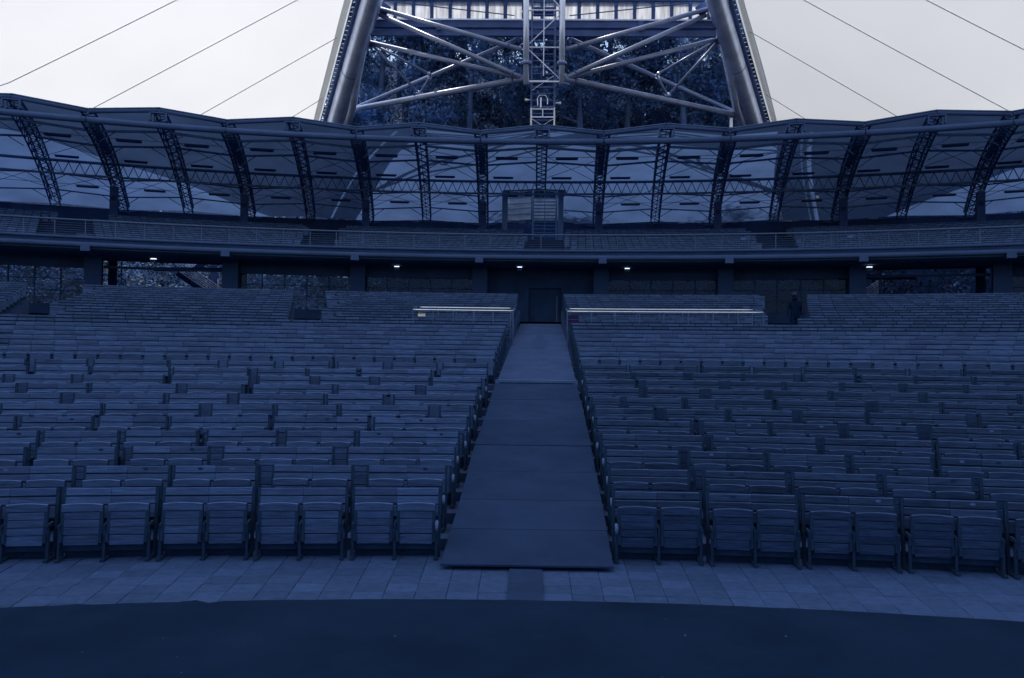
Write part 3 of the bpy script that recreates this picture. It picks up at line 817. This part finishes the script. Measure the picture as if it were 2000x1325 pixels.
# strip lights
LAMPB = mat('strip_light_body', (.045, .08, .21), .5)
for i in range(-8, 8):
    ta = TH0+i*DTH/2
    for R, dz, lab in ((82.8, -.62, 'front'), (89.5, .06, 'girder'), (93.4, -.58, 'rear')):
        if R > 90 and i in (-1, 0): continue
        t = ta+DTH/2*(.42 if R < 85 else .55 if R > 90 else .35)
        z = roof_z(R)+dz if R != 89.5 else 16.28
        l = empty('strip_light', P(R, t, z))
        part('housing', MB().box(P(R, t, z+.03), (1.55, .24, .10), -t), LAMPB, l)
        part('diffuser', MB().box(P(R, t, z-.04), (1.45, .18, .05), -t), DARKW, l)
        side = 'left' if i < 0 else 'right'; k = -i if i < 0 else i+1
        tag(l, f'strip light under the stand roof, {lab} line, {ORD[k]} half bay {side} of the middle truss', 'strip light', 'strip lights under the stand roof')
# portal opening in the middle with its screen and stair tower
po = empty('rear_portal', P(96, TH0/4, 12.4))
for t in (-.0222, .0268): part('jamb', MB().box(P(93, t, 14.2), (.42, 1.2, 4.4), -t), TRUSS, po)
part('lintel', MB().bar(P(92.6, -.0222, 16.25), P(92.6, .0268, 16.25), .3, .16), TRUSS, po)
part('screen', MB().grid([[P(99.4, -.020+.021*k/4, 14.6+2.0*j/4) for k in range(5)] for j in range(5)]), LOUV, po)
for q, z in enumerate((14.45, 15.0, 15.5, 15.95, 16.45)):
    part('curved_bar', MB().tube([P(99.2, -.021+.023*k/6, z+.09*k/6*2) for k in range(7)], .045, 6), TRUSS, po)
part('low_rail', MB().tube([P(98.4, -.02, 14.25), P(98.4, .0, 14.25)], .03, 6), RAIL, po)
tag(po, 'rear portal in the middle bay with a pale blue screen behind', 'portal')
tw = empty('stair_tower', P(95.5, .0148, 12.3))
for t in (.0025, .0232): part('upright', MB().box(P(95.2, t, 14.3), (.16, .16, 4.6), -t), TRUSS, tw)
for q in range(13): part('tread', MB().bar(P(95.2+.12*q, .0025, 12.6+.31*q), P(95.2+.12*q, .0232, 12.6+.31*q), .25, .07), TRUSS, tw)
part('middle_rod', MB().tube([P(95, .0128, 12.4), P(95, .0128, 16.5)], .03, 6), TRUSS, tw)
part('back_screen', MB().grid([[P(99.5, .003+.022*k/4, 14.6+2.0*j/4) for k in range(5)] for j in range(5)]), LOUV, tw)
tag(tw, 'dark open stair tower standing in the rear portal', 'stairs')
# small fittings
s = empty('roof_floodlight', P(77.9, -.4072, 17.2)); c = P(77.9, -.4072, 17.05)
part('stem', MB().tube([c, c+Vector((0, 0, .34))], .03, 6), TRUSS, s); part('lamp_head', MB().box(c+Vector((0, 0, .42)), (.34, .22, .16), .3), STEEL_D, s)
tag(s, 'small floodlight on a stem on top of the roof edge, far left', 'floodlight')
for x, y, z, lab in ((-21.6, 65.6, 14.0, 'second column from the left'), (20.0, 60.0, 13.85, 'sixth column from the left')):
    s = empty('spot_lamp', (x, y, z)); part('head', MB().tube([(x, y-.1, z), (x, y+.18, z+.05)], [.12, .07], 8), WHITE, s)
    part('arm', MB().bar((x, y+.1, z), (x+.4, y+.3, z+.1), .04), TRUSS, s)
    tag(s, f'small white spot lamp beside the {lab}', 'lamp')

# ------------------------------------------------------------------ great canopy
Z0 = 33.0
def kk(Y): return max(.45, .486+.0096*(Y/1.0645-49.4))
def mem(x, Y):
    z = CH+Z0-kk(Y)*abs(x-.02*Y)
    return z if z > 18.4 else 18.4-(18.4-z)*.3
def tubeL(Y): return Vector((-12.93-.424*(Y-60.3), Y, 27.75-.4232*(Y-60.3)))
def tubeR(Y): return Vector((14.6+.4823*(Y-60.9), Y, 28.1-.434*(Y-60.9))) if Y > 60.9 else Vector((14.6+.44*(Y-60.9), Y, 28.1-.434*(Y-60.9)))
def edge_x(Y, s):
    if Y <= 50: return 38.0
    if Y <= 54: return 38-1.5*(Y-50)/4
    return 36.5 - (36.5-22.7)*(Y-54)/(79-54)
can = empty('canopy', (0.6, 50, 30))
YS = [-16, -8, 0, 8, 16, 24, 32] + [36+1.5*k for k in range(29)] + [79]
for s in (-1, 1):
    rows = []
    for Y in YS:
        a = (tubeL(Y) if s < 0 else tubeR(Y)) if Y > 36 else Vector((.02*Y, Y, CH+Z0+1.0))
        xe = .02*Y + s*edge_x(Y, s)
        if (xe-a.x)*s < .3: xe = a.x+s*.3
        row = []
        for k in range(9):
            u = k/8; x = a.x+(xe-a.x)*u
            z = mem(x, Y); z += (a.z-mem(a.x, Y))*(1-u)**2
            row.append((x, Y, z - .25*math.sin(math.pi*u)*0))
        rows.append(row)
    part('membrane_wing', MB().grid(rows), MEMB, can, True)
rows = []
for Y in [y for y in YS if 36 <= y] :
    if Y > 60.1: break
    a, b = tubeL(Y), tubeR(Y); rows.append([a+(b-a)*k/8+Vector((0, 0, .9*math.sin(math.pi*k/8)*(.3+.7*(60-Y)/24))) for k in range(9)])
a, b = tubeL(60.1), tubeR(60.1); rows.append([a+(b-a)*k/8 for k in range(9)])
part('membrane_middle', MB().grid(rows), MEMB, can, True)
SEAM = mat('seam_cable', (.66, .68, .72), .6)
for q, Y in enumerate((40.5, 46.5, 52.5, 57.5, 63.4, 69.8)):
    for s in (-1, 1):
        a = tubeL(Y) if s < 0 else tubeR(Y); xe = .02*Y+s*edge_x(Y, s)
        pts = []
        for k in range(9):
            u = .02+.97*k/8; x = a.x+(xe-a.x)*u; z = mem(x, Y)+(a.z-mem(a.x, Y))*(1-u)**2; pts.append((x, Y, z-.06))
        part('seam_cable', MB().tube(pts, .032, 6), SEAM, can)
for s in (-1, 1):                                 # border strips and lacing along the arch
    f = tubeL if s < 0 else tubeR
    rows = []
    for Y in [50+1.0*k for k in range(30)]:
        a = f(Y); rows.append([a+Vector((-s*.14, 0, .06-.02)), a+Vector((s*.35, 0, -.19-.02)), Vector((a.x+s*.55, Y, mem(a.x+s*.55, Y)-.03))])
    part('border_strip', MB().grid(rows), MEMB_EDGE, can)
    clip = MB(); clip.box((0, 0, 0), (.40, .07, .05)); clip.box((-s*.18, 0, -.07), (.05, .09, .16)); cm = clip.mesh('lacing_clip', CHROME)
    cord = MB(); pts = []
    L0 = WLOC[can]
    Y = 55.0
    while Y < 76:
        a = f(Y); link('lacing_clip', cm, can, a-L0+Vector((-s*.38, 0, -.06)), (0, R_(-s*15), R_(s*24)))
        Y += .42
    part('edge_cable', MB().tube([f(y)+Vector((-s*.52, 0, -.14)) for y in (50, 58, 64, 70, 77)], .16, 8), STEEL_D, can)
tag(can, 'huge white translucent canopy stretched on both sides of the steel arch', 'canopy')

arch = empty('steel_arch', (.6, 62, 20))
def axisL(Y): p = tubeL(Y); return Vector((p.x+1.4, p.y, p.z-.45))
def axisR(Y): p = tubeR(Y); return Vector((p.x-1.4, p.y, p.z-.45))
for f in (axisL, axisR):
    t = part('arch_tube', MB().tube([f(y) for y in (37, 44, 50, 55, 58, 60.5, 62, 64, 67, 70, 73, 76, 80, 86, 93)], .72, 20), STEEL, arch, True)
    for y in (58.6, 66.5): part('joint_ring', MB().disc(f(y), f(y+.5)-f(y-.5), .735, .05, 20), STEEL_D, t)
    s = -1 if f is axisL else 1
    part('leg_stay', MB().tube([f(63.5)+Vector((-s*.25, .1, -.25)), f(70)+Vector((-s*.75, .3, -.55)), f(79)+Vector((-s*.6, .3, -.6))], .34, 12), STEEL, arch, True)
NL = {'N1': (-11.35, 61, 27.5), 'N1b': (-11.0, 61.2, 27.05), 'N2': (-12.2, 63.8, 26.0), 'N3': (-15.07, 71.5, 23.13)}
NRt = {'N1': (12.9, 61.5, 27.75), 'N1b': (12.5, 61.6, 27.25), 'N2': (14.13, 64, 26.5), 'N3': (17.96, 72, 22.85)}
def braces(N, s):
    pL = {'p97': (-.72, 57.8, 23.34), 'p155': (-.49, 57.7, 21.32), 'far': (-.8, 63, 26.05), 'q1': (-7.62, 64.5, 23.77), 'q2': (-8.72, 66.5, 22.93)}
    pR = {'p97': (2.33, 57.8, 23.36), 'p155': (2.21, 57.7, 21.33), 'far': (2.69, 63, 26.06), 'q1': (9.42, 64.5, 23.85), 'q2': (10.6, 66.5, 22.87)}
    p = pL if s < 0 else pR
    for a, b, r in (('N1', 'p97', .165), ('N1b', 'p155', .165), ('N2', 'p155', .165), ('N3', 'far', .17), ('N3', 'p155', .215), ('N2', 'q1', .095), ('N2', 'q2', .095), ('q1', 'q2', .10)):
        A, B = Vector(N[a] if a in N else p[a]), Vector(p[b])
        br = part('brace', MB().tube([A, B], r, 12), BRACE, arch, True)
        d = (B-A).normalized()
        if r > .11:
            e = B-d*(.9 if b != 'far' else .3); part('flange', MB().disc(e, d, r*1.5, .07, 14), STEEL_D, br)
        else:
            part('end_node', MB().disc(B-d*.2, d, r*1.6, .12, 10), STEEL, br)
            part('end_node', MB().disc(A+d*.3, d, r*1.5, .12, 10), STEEL, br)
    g_ = Vector(N['N1']); part('gusset_plate', MB().bar(g_+Vector((-s*.1, .25, .35)), g_+Vector((-s*1.0, -.1, -.35)), .12, .75), STEEL_D, arch)
    g_ = Vector(N['N2']); part('gusset_plate', MB().bar(g_+Vector((s*.5, .2, .15)), g_+Vector((-s*.25, 0, -.15)), .12, .55), STEEL_D, arch)
braces(NL, -1); braces(NRt, 1)
for xb, xt in ((-.36, -.46), (2.03, 2.04)):
    t = part('mast', MB().tube([(xb, 57.5, 20.86), (xt, 57.5, 31.0)], .20, 16), STEEL, arch, True)
    for z in (22.25,): part('flange', MB().disc((xb, 57.5, z), (0, 0, 1), .36, .14, 16), STEEL_D, t)
    for k in range(10):
        a = 2*math.pi*k/10; part('bolt', MB().box((xb+.30*math.cos(a), 57.5+.30*math.sin(a), z+.10), (.05, .05, .10)), STEEL, t)
for z, r in ((21.05, .07), (23.38, .045), (25.9, .06)): part('cross_bar', MB().tube([(-.36, 57.5, z), (2.03, 57.5, z)], r, 8), STEEL, arch)
for a, b in (((-.3, 57.5, 23.5), (2.0, 57.5, 25.75)), ((-.3, 57.5, 23.3), (1.95, 57.5, 21.2)), ((2.0, 57.5, 26.0), (.5, 57.5, 27.6))):
    part('tie_rod', MB().tube([a, b], .035, 6), STEEL, arch)
tag(arch, 'leaning steel arch of two thick tubes with braces and twin masts', 'arch')
lt = empty('lamp_drop', (16.57, 71, 22.1)); part('box', MB().box((16.57, 71, 22.05), (.22, .2, .8)), STEEL, lt)
part('bracket', MB().box((16.57, 71, 22.5), (.3, .25, .12)), STEEL_D, lt)
tag(lt, 'pale box hanging from the right lower brace of the steel arch', 'box')

# ladder tower between the masts
ld = empty('ladder_tower', (.8, 59, 17.3))
YT = 59.0
for x in (-.0, 1.60): 
    part('upright', MB().box((x, YT, 23.2), (.13, .13, 12.0)), STEEL_D, ld)
    part('sunlit_strip', MB().box((x, YT-.09, 18.55), (.11, .05, 2.3)), WHITE, ld)  # white strip paints the sunlight on the foot of the upright
    part('rear_upright', MB().box((x, YT+1.2, 23.2), (.09, .09, 12.0)), STEEL_D, ld)
for k in range(24):
    z = 18.4+.46*k
    part('rung', MB().box((.8, YT+.05, z), (1.46, .16, .07 if k % 3 else .13)), STEEL_D, ld)
for k in range(7):
    z = 18.6+1.6*k; part('platform', MB().box((.8, YT+.75, z), (1.45, 1.0, .05)), STEEL_D, ld)
part('ladder_rail', MB().tube([(.82, YT-.12, 21.9), (.82, YT-.12, 28)], .04, 6), STEEL, ld)
for a, b in (((.05, 18.0), (1.5, 18.9)), ((1.55, 18.0), (.05, 18.9)), ((.05, 20.9), (1.5, 21.9))): part('tie', MB().tube([(a[0], YT-.1, a[1]), (b[0], YT-.1, b[1])], .025, 6), STEEL, ld)
part('guard_bar', MB().box((.8, YT-.1, 19.60), (1.62, .06, .07)), WHITE, ld); part('guard_bar', MB().box((.8, YT-.1, 19.05), (1.5, .05, .06)), STEEL, ld)
part('guard_post', MB().box((.8, YT-.1, 19.33), (.05, .05, .55)), STEEL, ld)
hoop = [(.45, 19.8), (.42, 20.3), (.55, 20.52), (.98, 20.52), (1.12, 20.3), (1.12, 19.9)]
part('cable_hoop', MB().tube([(x, YT-.2, z) for x, z in hoop], .035, 6), STEEL, ld)
part('panel', MB().box((.66, YT-.12, 20.05), (.10, .04, .7)), STEEL, ld)
tag(ld, 'slim ladder tower rising from the roof between the twin masts', 'tower')
for s, x, z in ((-1, -.30, 20.26), (1, 1.92, 20.05)):
    l = empty('tower_lamp', (x, YT, z)); part('head', MB().tube([(x+s*(-.12), YT, z), (x+s*.14, YT, z)], [.05, .11], 8), WHITE, l)
    part('arm', MB().tube([(x-s*.12, YT, z), (x-s*.28, YT, z)], .04, 6), STEEL, l)
    tag(l, f'small white lamp on the {"left" if s < 0 else "right"} side of the ladder tower', 'lamp')

# skylight band between the tubes
sk = empty('skylight', (.7, 60.3, 25))
Y = 62.3; q_ = 62.3/60
def zq(z): return CH+(z-CH)*q_
part('gutter_beam', MB().box((.74, Y, zq(25.86)), (25.33, .45, .50)), STEEL_D, sk)
part('gutter_lip', MB().box((.74, Y-.3, zq(26.13)), (25.12, .14, .10)), STEEL, sk)
part('lower_beam', MB().box((.74, Y+.1, zq(25.30)), (25.33, .30, .42)), STEEL_D, sk)
part('head_beam', MB().box((.74, Y, zq(27.75)), (24.50, .40, .42)), STEEL_D, sk)
nb = 18
for k in range(nb+1):
    x = (-11.0+23.4*k/nb)*q_
    part('mullion', MB().box((x, Y, zq(26.83)), (.16 if k % 5 else .24, .2, 1.51)), STEEL_D, sk)
    if k < nb: part('pane', MB().box((x+23.4/nb/2*q_, Y+.03, zq(26.83)), (23.4/nb*q_-.26, .03, 1.5)), PANE_T, sk)
for x in (-6.8, 7.9): part('bolted_splice', MB().box((x, Y-.28, zq(25.75)), (.35, .16, .75)), STEEL_D, sk)
for s in (-1, 1):
    part('sag_cable', MB().tube([(.7+s*(11.0-.9*k), Y-.5, zq(27.3-.095*k)) for k in range(11)], .04, 6), STEEL_D, sk)
tag(sk, 'skylight band of streaked panes above a blue gutter beam', 'skylight')

# ------------------------------------------------------------------ forest
def tree_meshes(seed, H, spread, leaf, dense):
    rr = random.Random(seed); tm = MB(); lm = MB()
    pts = [Vector((rr.uniform(-.3, .3)*k*.5, rr.uniform(-.3, .3)*k*.5, H*k/6)) for k in range(7)]
    tm.tube(pts, [.50, .42, .36, .30, .22, .14, .06], 8)
    clumps = []
    for b in range(15):
        h = H*(.36+.6*b/15); i = min(5, int(h/H*6)); base = pts[i]+(pts[i+1]-pts[i])*(h/H*6-i)
        a = rr.uniform(0, 6.28); L = spread*(1.15-.75*(h/H-.36)/.64)*rr.uniform(.6, 1.1)
        tip = base+Vector((math.cos(a)*L, math.sin(a)*L, L*rr.uniform(.15, .6)))
        tm.tube([base, base+(tip-base)*.55+Vector((0, 0, .3)), tip], [.13, .08, .03], 6)
        for u in (.55, .8, 1.0, 1.05):
            clumps.append((base+(tip-base)*u+Vector((rr.gauss(0, .7), rr.gauss(0, .7), rr.gauss(0, .5))), rr.uniform(.8, 1.6)))
    for _ in range(22):
        a = rr.uniform(0, 6.28); h = rr.uniform(.4, 1.02); q = spread*(1.2-.8*abs(h-.55))*math.sqrt(rr.random())
        clumps.append((Vector((math.cos(a)*q, math.sin(a)*q, H*h)), rr.uniform(.8, 1.7)))
    for c, r in clumps:
        for _ in range(int(dense*r)):
            d = Vector((rr.gauss(0, 1), rr.gauss(0, 1), rr.gauss(0, .65))); d *= r*.62
            p = c+d; u = Vector((rr.gauss(0, 1), rr.gauss(0, 1), rr.gauss(0, .6))).normalized(); v = u.cross(Vector((rr.gauss(0, 1), rr.gauss(0, 1), rr.gauss(0, 1)))).normalized()
            s_ = leaf*rr.uniform(.6, 1.3)
            lm.add([p-u*s_, p+v*s_*.55, p+u*s_, p-v*s_*.55], [(0, 1, 2, 3)])
    return tm.mesh('trunk', BARK, True), lm.mesh('crown', LEAF if seed % 2 else LEAF2)
variants = [tree_meshes(11, 27, 5.0, .20, 165), tree_meshes(12, 31, 4.6, .21, 160), tree_meshes(13, 24, 5.6, .19, 170), tree_meshes(14, 29, 5.2, .20, 165)]
variants.append(tree_meshes(15, 13, 4.2, .2, 150))
spots = []
tx = [(-17, 96, 0), (-19.5, 91.5, 4), (-12.5, 93, 1), (-6.5, 90, 3), (-1, 95, 2), (5, 91, 1), (10.5, 94, 0), (16, 90, 3), (22, 93, 2), (28, 91, 1),
      (-23, 102, 3), (35, 88, 0), (42, 84, 2), (-15.5, 104, 2), (-8.5, 106, 0), (-3, 104, 1), (2.5, 107, 3), (8, 104, 2), (13.5, 107, 1), (19.5, 104, 0), (25.5, 106, 3), (-22, 106, 1), (-18, 116, 3), (-11, 118, 1), (-5, 116, 0), (0, 119, 3), (6, 117, 1), (11, 119, 0), (17, 116, 2), (23, 118, 3), (29, 116, 1)]
def hill_z(x, y):
    r = math.hypot(x, y+C0); pts = ((88, 0), (97.5, 4.2), (101, 5.4), (106, 8.2), (114, 13), (128, 27), (150, 46), (240, 62))
    for (a, za), (b, zb) in zip(pts, pts[1:]):
        if r <= b: return za+(zb-za)*(r-a)/(b-a)
    return 36
front = sorted([q for q in tx if q[1] < 97]); back = sorted([q for q in tx if 97 <= q[1] < 110]); rear = sorted([q for q in tx if q[1] > 110])
for grp, nm in ((front, 'nearest'), (back, 'middle'), (rear, 'farthest')):
    for q, (x, y, v) in enumerate(grp):
        t = empty('forest_tree', (x, y, hill_z(x, y)-.4)); sc = (1.22 if nm == 'nearest' else 1.18)*rnd.uniform(.94, 1.06)
        t.scale = (1.0, 1.0, sc); t.rotation_euler.z = rnd.uniform(0, 6.28)
        link('trunk', variants[v][0], t); link('crown', variants[v][1], t)
        tag(t, f'tall leafy tree behind the stand, {ORD[q+1]} from the left in the {nm} line', 'tree', 'forest trees behind the stand')
# undergrowth on the slope
ug = MB(); rr = random.Random(5)
for q_i in range(2300):
    th_ = rr.uniform(-.56, .56) if q_i < 1500 else rr.uniform(-.25, .28); R = rr.uniform(103.5, 116) if q_i < 1500 else rr.uniform(114, 150); c = P(R, th_, 0); c.z = hill_z(c.x, c.y)+rr.uniform(0, 1.8)
    for _ in range(26):
        p = c+Vector((rr.gauss(0, .7), rr.gauss(0, .7), rr.gauss(0, .55))); u = Vector((rr.gauss(0, 1), rr.gauss(0, 1), rr.gauss(0, .6))).normalized(); v = u.cross(Vector((rr.gauss(0, 1), rr.gauss(0, 1), rr.gauss(0, 1)))).normalized()
        s_ = rr.uniform(.12, .26); ug.add([p-u*s_, p+v*s_*.55, p+u*s_, p-v*s_*.55], [(0, 1, 2, 3)])
LEAF3 = leaf_mat('shaded_undergrowth_leaves', (.022, .05, .11), (.045, .09, .18), .1, 2.2, .65)
tag(ug.build('undergrowth', LEAF3), 'leafy undergrowth on the slope behind the hall', 'undergrowth', None, 'stuff')
